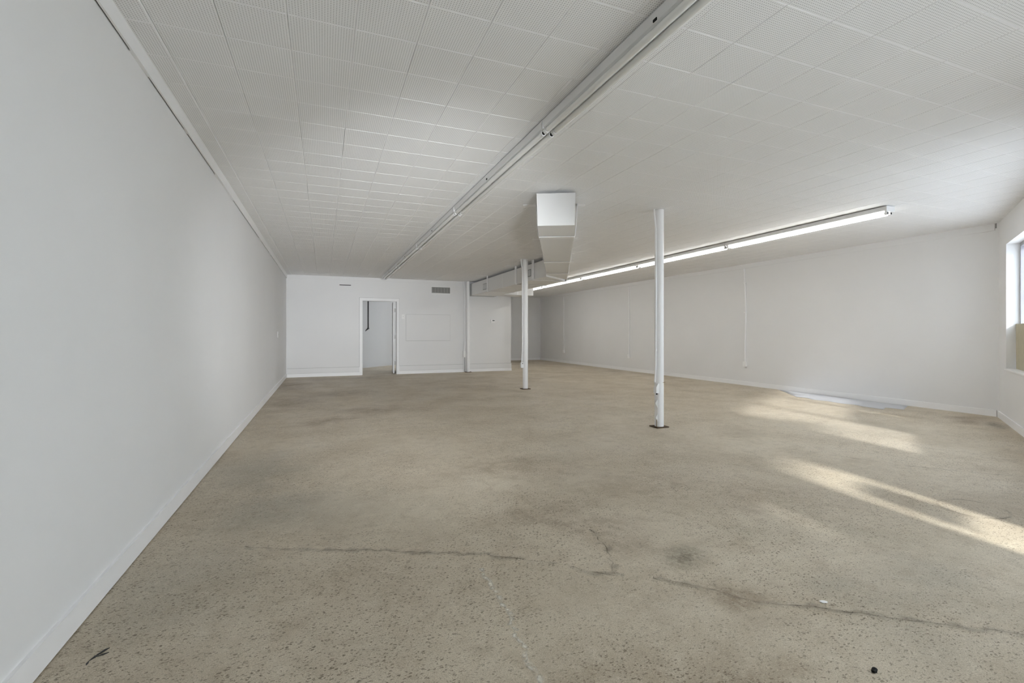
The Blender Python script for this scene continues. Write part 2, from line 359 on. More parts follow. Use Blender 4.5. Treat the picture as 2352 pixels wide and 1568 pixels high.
bx('wall_left', M['wall'], (XL - .2, XL, -2.1, YB + 6.0, 0, ZC + .01), **ST)
bx('wall_right', M['wall'], (XR, XR + .2, 3.40, YA + .2, 0, ZC + .01), **ST)
bx('wall_alcove', M['wall'], (5.30, XR, YA, YA + .2, 0, ZC + .01), **ST)
DX0, DX1, DZ = 0.955, 1.885, 2.035
bm = B()
box(bm, XL, DX0, YB, YB + .12, 0, ZC + .01); box(bm, DX1, 5.30, YB, YB + .12, 0, ZC + .01); box(bm, DX0, DX1, YB, YB + .12, DZ, ZC + .01)
fin('wall_back', bm, M['wall'], **ST)
bx('wall_partition', M['wall'], (5.18, 5.30, YB + .12, YA + .2, 0, ZC + .01), **ST)
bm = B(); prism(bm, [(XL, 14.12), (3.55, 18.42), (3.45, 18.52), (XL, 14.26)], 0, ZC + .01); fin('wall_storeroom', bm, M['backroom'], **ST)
bx('wall_slot_shade', M['backroom'], (2.05, 2.15, YB + .12, 14.75, 0, ZC + .01), **ST)  # added wall that keeps the slot behind the door leaf dark

def wall_run(name, m, s_list, o0, o1):
    """pieces of the angled front wall: (s0, s1, z0, z1)"""
    bm = B()
    for s0, s1, z0, z1 in s_list:
        prism(bm, [tuple(fw(s0, o0)), tuple(fw(s1, o0)), tuple(fw(s1, o1)), tuple(fw(s0, o1))], z0, z1)
    return fin(name, bm, m, **ST)
W1 = (0.518, 4.17, 0.675, 2.285); D2 = (5.53, 6.32, 0.0, 2.12); W2 = (6.9, 8.2, 0.675, 2.285)
FT = 0.215
wall_run('wall_front', M['wall'], [(-.02, W1[0], 0, ZC), (W1[0], W1[1], 0, W1[2]), (W1[0], W1[1], W1[3], ZC), (W1[1], D2[0], 0, ZC), (D2[0], D2[1], D2[3], ZC),
    (D2[1], W2[0], 0, ZC), (W2[0], W2[1], 0, W2[2]), (W2[0], W2[1], W2[3], ZC), (W2[1], 10.95, 0, ZC)], 0.0, FT)

def fbox(bm, s0, s1, o0, o1, z0, z1): prism(bm, [tuple(fw(s0, o0)), tuple(fw(s1, o0)), tuple(fw(s1, o1)), tuple(fw(s0, o1))], z0, z1)
def window(name, w, mull):
    bm = B(); s0, s1, z0, z1 = w
    fbox(bm, s0, s0 + .045, .122, .19, z0, z1); fbox(bm, s1 - .045, s1, .122, .19, z0, z1)
    fbox(bm, s0 + .045, s1 - .045, .122, .19, z0, z0 + .045); fbox(bm, s0 + .045, s1 - .045, .122, .19, z1 - .045, z1)
    root = fin(name, bm, M['frame'], **ST)
    ed = [s0 + .045] + list(mull) + [s1 - .045]
    for q in mull:
        bm = B(); fbox(bm, q - .025, q + .025, .122, .19, z0 + .045, z1 - .045); fin('mullion', bm, M['frame'], root)
    for i in range(len(ed) - 1):
        a = ed[i] + (.025 if i else 0); c = ed[i + 1] - (.025 if i < len(ed) - 2 else 0)
        bm = B(); fbox(bm, a, c, .152, .158, z0 + .045, z1 - .045); fin('pane', bm, M['tinted' if name == 'window_1' else 'glass'], root)
    return root
win = window('window_1', W1, (1.66, 2.96)); window('window_fill', W2, (7.55,))  # second window is unseen, added to lift the light near the camera
bm = B(); fbox(bm, W1[0] + .004, W1[1] - .004, -.018, .118, W1[2], W1[2] + .018); fin('window_sill', bm, M['trim'], win, bevel=.004)
# glazed entrance door
bm = B()
for a in ((D2[0], D2[0] + .05, 0, 2.12), (D2[1] - .05, D2[1], 0, 2.12), (D2[0] + .05, D2[1] - .05, 2.07, 2.12)): fbox(bm, a[0], a[1], .10, .19, a[2], a[3])
fd = fin('door_2', bm, M['frame'], **ST)
bm = B()
for a in ((D2[0] + .05, D2[0] + .11, .01, 2.07), (D2[1] - .11, D2[1] - .05, .01, 2.07), (D2[0] + .11, D2[1] - .11, .01, .26), (D2[0] + .11, D2[1] - .11, 1.98, 2.07), (D2[0] + .22, D2[1] - .22, 0.70, 1.10)): fbox(bm, a[0], a[1], .12, .165, a[2], a[3])
fin('door_stile', bm, M['frame'], fd)
bm = B(); fbox(bm, D2[0] + .11, D2[1] - .11, .138, .144, .26, 1.98); fin('pane', bm, M['glass'], fd)
# unseen canopy over the entrance, added to cut off the high sun
bm = B(); fbox(bm, 4.9, 11.2, .22, 2.0, 2.72, 2.82); fin('roof_sun_block', bm, M['fixture'], **ST)
bm = B(); fbox(bm, 9.0, 9.2, .22, 3.45, -.15, 3.2); fin('wall_sun_block', bm, M['fixture'], **ST)  # unseen wing wall added to keep the sun off the second window
# boards standing in the lower halves of two lites
for i, (a, c, lab) in enumerate(((W1[0] + .075, 1.60, 'tan board filling the lower half of the window by the corner'), (1.74, 2.90, 'tan board in the middle lite of the front window'))):
    bm = B(); a_ = a - .071 if i == 0 else a; q = [(a_ + (.022 if i == 0 else 0), W1[2] + .019), (c, W1[2] + .019), (c, 1.262), (a_, 1.262)]
    f0 = [bm.verts.new((*fw(u_, .085), z_)) for u_, z_ in q]; f1 = [bm.verts.new((*fw(u_, .105), z_)) for u_, z_ in q]; bm.faces.new(f0); bm.faces.new(f1[::-1])
    for k in range(4): bm.faces.new((f0[k], f0[(k + 1) % 4], f1[(k + 1) % 4], f1[k]))
    fin('board', bm, M['board'], label=lab, category='board', group='boards in the front window')
# daylight portals
def portal(w):
    s0, s1, z0, z1 = w
    ld = bpy.data.lights.new('daylight_portal', 'AREA'); ld.shape = 'RECTANGLE'; ld.size = s1 - s0; ld.size_y = z1 - z0; ld.cycles.is_portal = True
    o = bpy.data.objects.new('daylight_portal', ld); COL.objects.link(o); p = fw((s0 + s1) / 2, .205); o.location = (p.x, p.y, (z0 + z1) / 2)
    o.rotation_euler = Vector((-NO.x, -NO.y, 0)).to_track_quat('-Z', 'Z').to_euler()
for q in (W1, D2, W2): portal(q)

# ---------------------------------------------------------------- ceiling tiles
def cam_uv(x, y, z):
    c, s = math.cos(YAW), math.sin(YAW); d = x * s + y * c
    if d < 0.05: return None
    return 1176 + 1085 * (x * c - y * s) / d, 764 - 1085 * (z - CAM_Z) / d, d
def inside(x, y):
    if x < XL - .02 or x > XR + .02 or y > YA: return False
    if y > YB + .1 and x < 5.2: return False
    return (Vector((x, y)) - A).dot(NO) < 0.12
def tile_geo(bm, x0, x1, y0, y1, z, cx, gx, cy, gy, tilt=(0, 0, 0, 0), lip=.006):
    """one tile seen from below: flat face, chamfered rim, short sides up into the joint"""
    xa, xb, ya, yb = x0 + gx, x1 - gx, y0 + gy, y1 - gy
    f = [(xa + cx, ya + cy), (xb - cx, ya + cy), (xb - cx, yb - cy), (xa + cx, yb - cy)]
    r = [(xa, ya), (xb, ya), (xb, yb), (xa, yb)]
    v0 = [bm.verts.new((p[0], p[1], z + t)) for p, t in zip(f, tilt)]
    v1 = [bm.verts.new((p[0], p[1], z + t + lip * .5)) for p, t in zip(r, tilt)]
    v2 = [bm.verts.new((p[0], p[1], z + .0145)) for p in r]
    bm.faces.new(v0[::-1])
    for i in range(4):
        j = (i + 1) % 4
        bm.faces.new((v0[i], v0[j], v1[j], v1[i])); bm.faces.new((v1[i], v1[j], v2[j], v2[i]))
cells = []
for i in range(-1, 31):
    for j in range(-9, 61):
        x0, y0 = TX0 + i * TILE, TY0 + j * TILE; x1, y1 = x0 + TILE, y0 + TILE
        x0 = max(x0, XL); x1 = min(x1, XR)
        if x1 - x0 < .03: continue
        if not (inside((x0 + x1) / 2, (y0 + y1) / 2) or inside(x0, y1) or inside(x1, y1)): continue
        y1 = min(y1, YB if x0 < 5.0 else YA)
        if y1 - y0 < .03: continue
        u = [cam_uv(*p, ZC) for p in ((x0, y0), (x1, y0), (x1, y1), (x0, y1))]
        vis = sum(1 for q in u if q and -10 < q[0] < 2362 and -10 < q[1] < 1568)
        area = 0.0
        if vis >= 2 and all(u):
            for a, c in zip(u, u[1:] + u[:1]): area += a[0] * c[1] - c[0] * a[1]
            area = abs(area) * vis / 4
        cells.append((area, x0, x1, y0, y1, i, j))
cells.sort(key=lambda c: -c[0])
kinds = []
for k in range(12):
    bm = B(); rr = random.Random(100 + k)
    tile_geo(bm, 0, TILE, 0, TILE, 0, .0030, .0004 + .0010 * rr.random() ** 2, .0028, .0002, [rr.uniform(0, .0003) for _ in range(4)])
    me = bpy.data.meshes.new('tile'); bmesh.ops.recalc_face_normals(bm, faces=bm.faces[:]); bm.to_mesh(me); bm.free(); me.materials.append(M['tile']); kinds.append(me)
rest = B(); n_obj = 0
for area, x0, x1, y0, y1, i, j in cells:
    full = x1 - x0 > TILE - .001 and y1 - y0 > TILE - .001
    if area > 0 and n_obj < 299:
        if full:
            o = bpy.data.objects.new('tile', random.choice(kinds)); COL.objects.link(o); o.location = (x0, y0, ZC)
        else:
            bm = B(); tile_geo(bm, 0, x1 - x0, 0, y1 - y0, 0, .003, .0006, .003, .0002)
            o = fin('tile', bm, M['tile']); o.location = (x0, y0, ZC - (.008 if x0 < XL + .01 else 0))
        o.parent = ceiling; n_obj += 1
    else:
        tile_geo(rest, x0, x1, y0, y1, ZC - (.008 if x0 < XL + .01 else 0), .0030, .0004 + .0010 * random.random() ** 2, .0028, .0002, [random.uniform(0, .0003) for _ in range(4)])
fin('tile_field', rest, M['tile'], ceiling, kind='stuff')
bx('ceiling_storeroom', M['wall'], (XL, 5.18, YB + .12, 18.6, ZC - .004, ZC + .012), **ST)

# ---------------------------------------------------------------- trims and baseboards
t1 = bx('trim_1', M['trim'], (XL + .0075, XL + .0185, -1.8, YB - .001, ZC - .100, ZC - .001), **ST)
bx('gap_shade', M['dark'], (XL, XL + .0074, -1.75, YB - .05, ZC - .092, ZC - .004), t1)  # dark filling strip; the shade inside the gap is put into its colour
for a, c in ((-1.6, .9), (1.35, 2.2), (2.88, 3.14), (3.86, 3.94), (4.85, 5.74), (7.9, 8.1), (9.3, 9.5), (11.0, 11.3)):
    bx('filler', M['trim'], (XL, XL + .0075, a, c, ZC - .0995, ZC - .003), t1)
t2 = bx('trim_2', M['wall'], (XR - .014, XR, 3.578, YA, ZC - .095, ZC), **ST)
bx('gap_shade', M['vent'], (XR - .003, XR, 3.560, 3.579, ZC - .066, ZC), t2)  # grey block painted as the shade of a notch at the trim end
bx('trim_3', M['wall'], (XL + .03, 3.86, YB - .012, YB, ZC - .085, ZC), **ST)
bx('trim_4', M['wall'], (5.30, XR - .02, YA - .012, YA, ZC - .06, ZC), **ST)
def base(name, dims, parent=None):
    return bx(name, M['trim'], dims, parent, bevel=.004, **ST)
base('baseboard_left', (XL, XL + .014, -1.9, YB - .02, .005, .10))
base('baseboard_right', (XR - .016, XR, 3.56, YA, 0, .088))
base('baseboard_alcove', (5.30, XR - .02, YA - .014, YA, 0, .088))
base('baseboard_partition', (5.30, 5.314, YB, YA - .02, 0, .10))
bm = B()
for a, c in ((XL + .016, DX0 - .065), (DX1 + .065, 3.80), (3.99, 5.314)):
    box(bm, a, c, YB - .018, YB - .007, 0, .09); box(bm, a, c, YB - .028, YB - .018, 0, .022)
bb = fin('baseboard_back', bm, M['trim'], bevel=.002, **ST)
bm = B()
for a, c in ((XL + .016, DX0 - .065), (DX1 + .065, 3.80), (3.99, 5.314)): box(bm, a, c, YB - .007, YB, 0, .225)
fin('backing_board', bm, M['wall'], bb)
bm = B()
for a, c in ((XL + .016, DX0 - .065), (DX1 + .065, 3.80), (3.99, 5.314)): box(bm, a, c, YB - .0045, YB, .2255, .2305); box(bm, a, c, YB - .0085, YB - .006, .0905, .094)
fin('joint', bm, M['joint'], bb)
bm = B(); fbox(bm, .02, D2[0] - .02, -.015, 0, 0, .088); fbox(bm, D2[1] + .02, 10.8, -.015, 0, 0, .088); fin('baseboard_front', bm, M['trim'], **ST)
bm = B(); prism(bm, [(XL + .01, 14.11), (3.4, 18.26), (3.39, 18.27), (XL + .01, 14.13)], 0, .09); fin('baseboard_storeroom', bm, M['backroom'], **ST)

# ---------------------------------------------------------------- door in the back wall
bm = B()
box(bm, DX0 - .065, DX0 + .004, YB - .02, YB, 0, DZ + .065); box(bm, DX1 - .004, DX1 + .065, YB - .02, YB, 0, DZ + .065); box(bm, DX0 + .004, DX1 - .004, YB - .02, YB, DZ - .004, DZ + .065)
ca = fin('trim_5', bm, M['trim'], bevel=.004, **ST)
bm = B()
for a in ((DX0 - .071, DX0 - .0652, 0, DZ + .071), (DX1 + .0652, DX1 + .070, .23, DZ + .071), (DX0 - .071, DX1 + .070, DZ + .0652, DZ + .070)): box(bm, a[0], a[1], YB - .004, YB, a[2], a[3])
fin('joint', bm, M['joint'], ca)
bm = B(); box(bm, DX0, DX0 + .015, YB, YB + .12, 0, DZ); box(bm, DX1 - .010, DX1, YB, YB + .12, 0, DZ); box(bm, DX0 + .015, DX1 - .010, YB, YB + .12, DZ - .015, DZ)
fin('trim_6', bm, M['trim'], **ST)
leaf = bpy.data.objects.new('door_1', None); COL.objects.link(leaf); leaf.location = (DX1 - .048, YB + .13, 0); leaf.rotation_euler = (0, 0, math.radians(-5.5)); leaf['kind'] = 'structure'
bx('door_leaf', M['trim'], (-.036, 0, 0, .86, .012, DZ - .02), leaf, bevel=.003)
for z in (.30, 1.03, 1.78):
    bm = B(); box(bm, -.004, .042, -.012, -.006, z - .05, z + .05); tube(bm, [(.002, -.012, z - .055), (.002, -.012, z + .055)], .008, 8); fin('hinge', bm, M['hinge'], leaf)
# dark pipe hanging in the storeroom
t = thing('hanging_pipe', 'dark pipe hanging from the storeroom ceiling, seen through the doorway', 'pipe', (1.33, 15.95, 1.25))
bm = B(); tube(bm, [(0, 0, ZC - 1.25 - .006), (0, 0, .07)], .021, 10); fin('pipe', bm, M['pipe'], t, smooth=True)
bm = B(); tube(bm, [(0, 0, .08), (-.005, 0, .04), (-.03, 0, .015), (-.07, 0, -.02), (-.085, 0, -.05)], [.027, .027, .02, .014, .01], 10); fin('elbow', bm, M['pipe'], t, smooth=True)
bm = B(); tube(bm, [(0, 0, .055), (.03, 0, .03)], [.016, .010], 8); fin('stub', bm, M['pipe'], t)
bm = B(); tube(bm, [(0, 0, ZC - 1.25 - .012), (0, 0, ZC - 1.25 - .004)], .05, 14); fin('flange', bm, M['pipe'], t)

# ---------------------------------------------------------------- strip lights
def strip(label, p0, p1, lit, group):
    p0, p1 = Vector(p0), Vector(p1); d = p1 - p0; Ln = d.length
    t = thing('strip_light', label, 'light', (p0.x, p0.y, ZC), math.atan2(d.y, d.x) - math.pi / 2, group)
    e = .003; hw = .072 if lit else .052
    def shell(bm, a, c):       # folded channel, wider at the top
        pr = [(-hw, -.010), (hw, -.010), (hw, -.018), (hw - .004, -.058), (hw - .020, -.066), (.012, -.066), (.006, -.060), (-.006, -.060), (-.012, -.066), (-hw + .020, -.066), (-hw + .004, -.058), (-hw, -.018)]
        r0 = [bm.verts.new((x, a, z)) for x, z in pr]; r1 = [bm.verts.new((x, c, z)) for x, z in pr]; n = len(pr)
        bm.faces.new(r0[::-1]); bm.faces.new(r1)
        for i in range(n): bm.faces.new((r0[i], r0[(i + 1) % n], r1[(i + 1) % n], r1[i]))
    bm = B(); shell(bm, e + .012, Ln - e - .012); fin('channel', bm, M['fixture'], t)
    for y in (e, Ln - e - .012):
        bm = B(); box(bm, -hw - .002, hw + .002, y, y + .012, -.070, -.010); fin('end_plate', bm, M['fixture'], t, bevel=.002)
    for y in (.30, Ln / 2 - .05, Ln - .40):
        bm = B(); box(bm, -.03, .03, y, y + .10, -.010, -.0005); fin('mounting_pad', bm, M['fixture'], t)
    for s in (-1, 1):
        x = s * .031
        bm = B(); tube(bm, [(x, .045, -.088), (x, .062, -.088), (x, .066, -.088), (x, Ln - .066, -.088), (x, Ln - .062, -.088), (x, Ln - .045, -.088)], [.012, .0185, .019, .019, .0185, .012], 14)
        fin('tube', bm, lit if lit else M['unlit'], t, smooth=True)
        for y0, y1 in ((.016, .046), (Ln - .046, Ln - .016)):
            bm = B(); box(bm, x - .013, x + .013, y0 + .004, y1 - .004, -.088, -.064); tube(bm, [(x, y0, -.088), (x, y1, -.088)], .0195, 12); fin('lamp_holder', bm, M['fixture'], t, smooth=True)
            bm = B(); ya = y0 - .0008 if y0 < 1 else y1 - .002; tube(bm, [(x, ya, -.088), (x, ya + .0028, -.088)], .0125, 10); fin('socket', bm, M['dark'], t)
    ym = Ln / 2
    bm = B(); box(bm, -hw - .0006, -hw + .010, ym - .013, ym + .013, -.056, -.044); fin('knockout', bm, M['dark'] if not lit else M['collar'], t)
    bm = B(); tube(bm, [(.012, ym + .03, -.0668), (.012, ym + .03, -.0655)], .008, 8); fin('screw_hole', bm, M['dark'], t)
    return t
LN = ['first unlit strip light of the left row, nearest, cut by the top of the picture', 'second unlit twin-tube strip light of the left row', 'third unlit twin-tube strip light of the left row, halfway to the back wall', 'fourth unlit twin-tube strip light of the left row', 'last unlit strip light of the left row, touching the back wall']
for k in range(5): strip(LN[k], (1.476, 3.01 - 2.44 + 2.44 * k), (1.476, 3.01 + 2.44 * k), False, 'unlit strip lights on the left')
RN = ['lit strip light nearest the window, with its white end plate showing', 'second lit strip light from the window', 'third lit strip light, its tubes passing behind the near steel column', 'fourth lit strip light, between the two columns', 'farthest lit strip light, beside the far column']
rx = lambda y: 6.205 + (y - 3.5) * .0125
for k in range(5): strip(RN[k], (rx(3.52 + 2.44 * k), 3.52 + 2.44 * k), (rx(5.96 + 2.44 * k), 5.96 + 2.44 * k), M['lit'], 'lit strip lights on the right')
strip('dim strip light on the storeroom ceiling, hidden behind the back wall', (2.78, 15.0), (2.78, 17.0), M['dim'], 'strip light in the storeroom')

# ---------------------------------------------------------------- steel columns
def sway(p0, p1, amp, n=14, seed=1):
    r = random.Random(seed); out = []; a = r.uniform(0, 6)
    for i in range(n):
        f = i / (n - 1); q = Vector(p0).lerp(Vector(p1), f); q.x += amp * math.sin(a + f * 7) * math.sin(math.pi * f); q.y += .5 * amp * math.sin(a + f * 5) * math.sin(math.pi * f); out.append(q)
    return out
def column(label, x, y, r=.054):
    t = thing('steel_column', label, 'column', (x, y, 0), 0, 'white steel columns')
    bm = B(); tube(bm, [(0, 0, .012), (0, 0, ZC - .002)], r, 32); fin('shaft', bm, M['steel'], t, smooth=True)
    bm = B(); box(bm, -.088, .088, -.075, .075, .0005, .012); fin('base_plate', bm, M['rust'], t, bevel=.002)
    return t
c1 = column('near white steel column in the middle of the floor', 3.806, 4.70)
bm = B(); pts = [(-.092, -.02, ZC - .003), (-.088, -.02, 2.58), (-.076, -.02, 2.50), (-.066, -.02, 2.40), (-.065, -.02, 1.5), (-.067, -.02, 1.0), (-.069, -.02, .75), (-.074, -.02, .64), (-.080, -.02, .55)]
tube(bm, pts, .0105, 10); fin('conduit', bm, M['steel'], c1, smooth=True)
bm = B(); box(bm, -.074, -.052, -.026, -.014, .93, .955); fin('conduit_strap', bm, M['steel'], c1)
bm = B(); v = [(-.083, -.05, .42), (-.040, -.05, .42), (-.040, -.05, .535), (-.055, -.05, .535), (-.083, -.05, .49)]
a = [bm.verts.new(p) for p in v]; c = [bm.verts.new((p[0], p[1] + .05, p[2])) for p in v]; bm.faces.new(a); bm.faces.new(c[::-1])
for i in range(5): bm.faces.new((a[i], a[(i + 1) % 5], c[(i + 1) % 5], c[i]))
fin('outlet_box', bm, M['plastic'], c1, bevel=.003)
bm = B(); tube(bm, [(-.06, -.03, .402), (-.06, -.03, .420)], .009, 10); fin('knockout', bm, M['dark'], c1)
for z, wd, hh in ((.29, .036, .11), (.115, .028, .10)):
    bm = B(); q = [(-.046, -.03, z + hh / 2), (-.050 - wd, -.035, z + .01), (-.046, -.03, z - hh / 2)]
    a = [bm.verts.new(p) for p in q]; c = [bm.verts.new((p[0], p[1] + .002, p[2])) for p in q]; bm.faces.new(a); bm.faces.new(c[::-1])
    for i in range(3): bm.faces.new((a[i], a[(i + 1) % 3], c[(i + 1) % 3], c[i]))
    fin('tape_flap', bm, M['tape'], c1)
bm = B(); tube(bm, [(-.062, -.03, .012), (-.060, -.03, .10)], .004, 8); fin('wire_stub', bm, M['brown'], c1)
bm = B(); box(bm, .012, .046, -.0545, -.044, .545, .549); fin('scratch', bm, M['brown'], c1)
c2 = column('far white steel column standing before the alcove', 3.826, 8.88)
bm = B(); pts = [(-.100, -.02, ZC - .003), (-.096, -.02, 2.58), (-.080, -.02, 2.48), (-.072, -.02, 2.36), (-.072, -.02, 1.4), (-.071, -.02, .9), (-.074, -.02, .78), (-.084, -.02, .62), (-.086, -.02, .54)]
tube(bm, pts, .0125, 10); fin('conduit', bm, M['steel'], c2, smooth=True)
bx('outlet_box', M['plastic'], (-.112, -.058, -.05, .0, .438, .548), c2, bevel=.004)
bm = B(); tube(bm, [(-.083, -.0515, .525), (-.083, -.049, .525)], .009, 10); fin('socket_hole', bm, M['dark'], c2)
bx('clip', M['plastic'], (-.058, -.045, -.03, -.01, .47, .50), c2)
c3 = column('white steel column against the back wall beside the duct', 3.915, YB - .10, .050)
bm = B(); pts = [(-.135, .035, ZC - .003), (-.122, .035, 2.55), (-.098, .035, 2.38), (-.095, .035, 2.2), (-.095, .035, 1.2), (-.092, .035, .8), (-.100, .035, .70), (-.104, .035, .62)]
tube(bm, pts, .014, 10); fin('conduit', bm, M['steel'], c3, smooth=True)
bx('outlet_box', M['plastic'], (-.138, -.072, .005, .06, .435, .62), c3, bevel=.004)
bm = B(); tube(bm, [(-.085, .05, .012), (-.085, .05, .435)], .009, 10); fin('conduit_stub', bm, M['grille'], c3, smooth=True)

# ---------------------------------------------------------------- conduits down the right wall
for y, zb, lab, sd in ((7.709, .41, 'wall conduit nearest the window, with an outlet box at its foot', 3), (11.94, .385, 'wall conduit in the middle of the right wall, ending in an outlet box', 8), (16.11, .38, 'farthest wall conduit on the right wall, near the alcove', 5)):
    t = thing('wall_conduit', lab, 'conduit', (XR, y, zb), 0, 'white conduits on the right wall')
    bm = B(); r = random.Random(sd); n = 16; top = ZC - .098 - zb; pts = []
    ph = r.uniform(0, 6)
    for i in range(n):
        f = i / (n - 1); z = top * (1 - f) + .10 * f
        pts.append((-.016, .014 * math.sin(ph + f * 6.5) * math.sin(math.pi * f) + .03 * max(0, 1 - f * 6), z))
    tube(bm, pts, .015, 10); fin('conduit', bm, M['steel'], t, smooth=True)
    bx('outlet_box', M['plastic'], (-.050, 0, -.036, .036, 0, .112), t, bevel=.004)
    for z in (.55 * top, .85 * top):
        bx('conduit_strap', M['steel'], (-.031, 0, -.03, .03, z, z + .018), t, bevel=.002)

# ---------------------------------------------------------------- ductwork
def hanger(t, ax, ay, dirv, w, zb, zt, flare=.03, tab=.16, wd=.042, th=.006):
    """U-shaped strap under a duct; ax, ay centre, dirv along the duct, w duct width"""
    d = Vector((dirv[0], dirv[1], 0)).normalized(); n = Vector((d.y, -d.x, 0)); c = Vector((ax, ay, 0))
    h = w / 2 + .006
    pr = [(-h - flare - tab, zt), (-h - flare, zt), (-h - .004, zb + .03), (-h + .008, zb - .006), (h - .008, zb - .006), (h + .004, zb + .03), (h + flare, zt), (h + flare + tab * .6, zt)]
    bm = B(); prev = None
    for i, (o, z) in enumerate(pr):
        p = c + n * o; nx = [(0, -th)] if i in (0, 1, 6, 7) else [(0, -th)]
        tang = Vector((pr[min(i + 1, 7)][0] - pr[max(i - 1, 0)][0], pr[min(i + 1, 7)][1] - pr[max(i - 1, 0)][1])).normalized(); nn = Vector((tang.y, -tang.x)) * th
        ring = [p - d * wd / 2 + Vector((0, 0, z)), p + d * wd / 2 + Vector((0, 0, z)), p + n * nn.x + d * wd / 2 + Vector((0, 0, z + nn.y)), p + n * nn.x - d * wd / 2 + Vector((0, 0, z + nn.y))]
        ring = [bm.verts.new(q) for q in ring]
        if prev:
            for k in range(4): bm.faces.new((prev[k], prev[(k + 1) % 4], ring[(k + 1) % 4], ring[k]))
        else: bm.faces.new(ring)
        prev = ring
    bm.faces.new(prev[::-1]); return fin('hanger_strap', bm, M['steel'], t)
# long trunk parallel to the side walls
TX, TXR, TZ0, TZ1 = 4.00, 4.74, 2.238, 2.578
trunk = thing('air_duct', 'white air duct under the ceiling, its square end turned toward the room', 'duct', (0, 0, 0), 0, None)
bm = B(); prism(bm, [(TX, 13.20), (TX, 8.26), (TXR - .02, 8.84), (TXR, 8.95), (TXR, 13.20)], TZ0, TZ1); fin('duct_body', bm, M['duct'], trunk, bevel=.004)
bm = B(); box(bm, TX - .012, TXR + .012, 13.20, 13.235, TZ0 - .012, TZ1 + .012); box(bm, TX - .012, TXR + .012, 13.36, 13.405, TZ0 - .012, TZ1 + .012); box(bm, TX + .012, TXR - .012, 13.235, 13.36, TZ0 + .012, TZ1 - .012)
fin('duct_collar', bm, M['collar'], trunk)
bm = B()
for y in (8.80, 9.70, 11.70): pass
box(bm, TX - .004, TXR + .004, 10.68, 10.70, TZ0 - .004, TZ1 + .004); fin('duct_seam', bm, M['duct'], trunk)
for y in (8.86, 9.80, 11.78): hanger(trunk, (TX + TXR) / 2, y, (0, 1), TXR - TX, TZ0, ZC - .001, flare=.004, tab=.26, wd=.10)
for y0, y1, zz0, zz1 in ((8.98, 9.24, 2.325, 2.475), (11.86, 12.16, 2.305, 2.465)):
    v = bx('vent', M['vent'], (TX - .008, TX - .0005, y0, y1, zz0, zz1), trunk, bevel=.002)
    n = 8
    for k in range(n):
        yy = y0 + .018 + (y1 - y0 - .036) * k / (n - 1)
        bx('vent_slat', M['duct'], (TX - .014, TX - .008, yy - .004, yy + .004, zz0 + .014, zz1 - .014), v)
# angled branch that leaves the trunk and comes forward
DZ0, DZ1 = 2.275, 2.615
branch = trunk
dl = Vector((1.633, 3.169)).normalized(); dn = Vector((dl.y, -dl.x))
O = Vector((2.085, 4.525))
def dp(a, o): p = O + dl * a + dn * o; return (p.x, p.y)
DW = .405
aL = (TX - O.x - 0) / dl.x * 1.0
def at_x(o, line):   # distance along the branch where its edge meets the trunk's mitre
    p0 = Vector((TX, 8.26)); p1 = Vector((TXR - .02, 8.84)); q = p1 - p0; s = O + dn * o
    den = dl.x * q.y - dl.y * q.x; return ((p0 - s).x * q.y - (p0 - s).y * q.x) / den
a0, a1 = at_x(0, 0) - .002, at_x(DW, 0) - .002
def ring(a, x0, x1, z0, z1): return [Vector((*dp(a, x0), z0)), Vector((*dp(a, x1), z0)), Vector((*dp(a, x1), z1)), Vector((*dp(a, x0), z1))]
bm = B()
rs = [[Vector((*dp(0, .004), DZ0)), Vector((*dp(0, DW - .012), DZ0)), Vector((*dp(0, DW - .004), DZ1)), Vector((*dp(0, -.006), DZ1))],
      ring(.55, -.004, DW + .008, DZ0, DZ1), ring(.60, 0, DW, DZ0, DZ1)]
rs.append([Vector((*dp(a0, 0), DZ0)), Vector((*dp(a1, DW), DZ0)), Vector((*dp(a1, DW), DZ1)), Vector((*dp(a0, 0), DZ1))])
vs = [[bm.verts.new(p) for p in r] for r in rs]
bm.faces.new(vs[0][::-1]); bm.faces.new(vs[-1])
for P0, P1 in zip(vs, vs[1:]):
    for k in range(4): bm.faces.new((P0[k], P0[(k + 1) % 4], P1[(k + 1) % 4], P1[k]))
fin('branch_body', bm, M['duct'], branch, bevel=.006)
for a in (.60, 2.58, 4.02):
    p = O + dl * a + dn * DW / 2
    hanger(branch, p.x, p.y, dl, DW + .008, DZ0, ZC - .001, flare=.028, tab=.15, wd=.11)
bm = B(); box(bm, 0, .02, 0, .02, 0, .02); bm.clear()
# box plenum over the end of the partition
pl = thing('air_plenum', 'boxy white plenum under the ceiling behind the far column', 'duct', (0, 0, 0))
bx('plenum_body', M['duct'], (TXR + .003, 5.66, 12.55, 13.18, 2.235, 2.60), pl, bevel=.004)
for y in (5.17,):
    bx('seam_band', M['steel'], (y - .02, y + .02, 12.544, 12.549, 2.24, 2.595), pl)
for x in (4.95, 5.45): bx('hanger_rod', M['steel'], (x - .01, x + .01, 12.85, 12.87, 2.60, ZC - .001), pl)

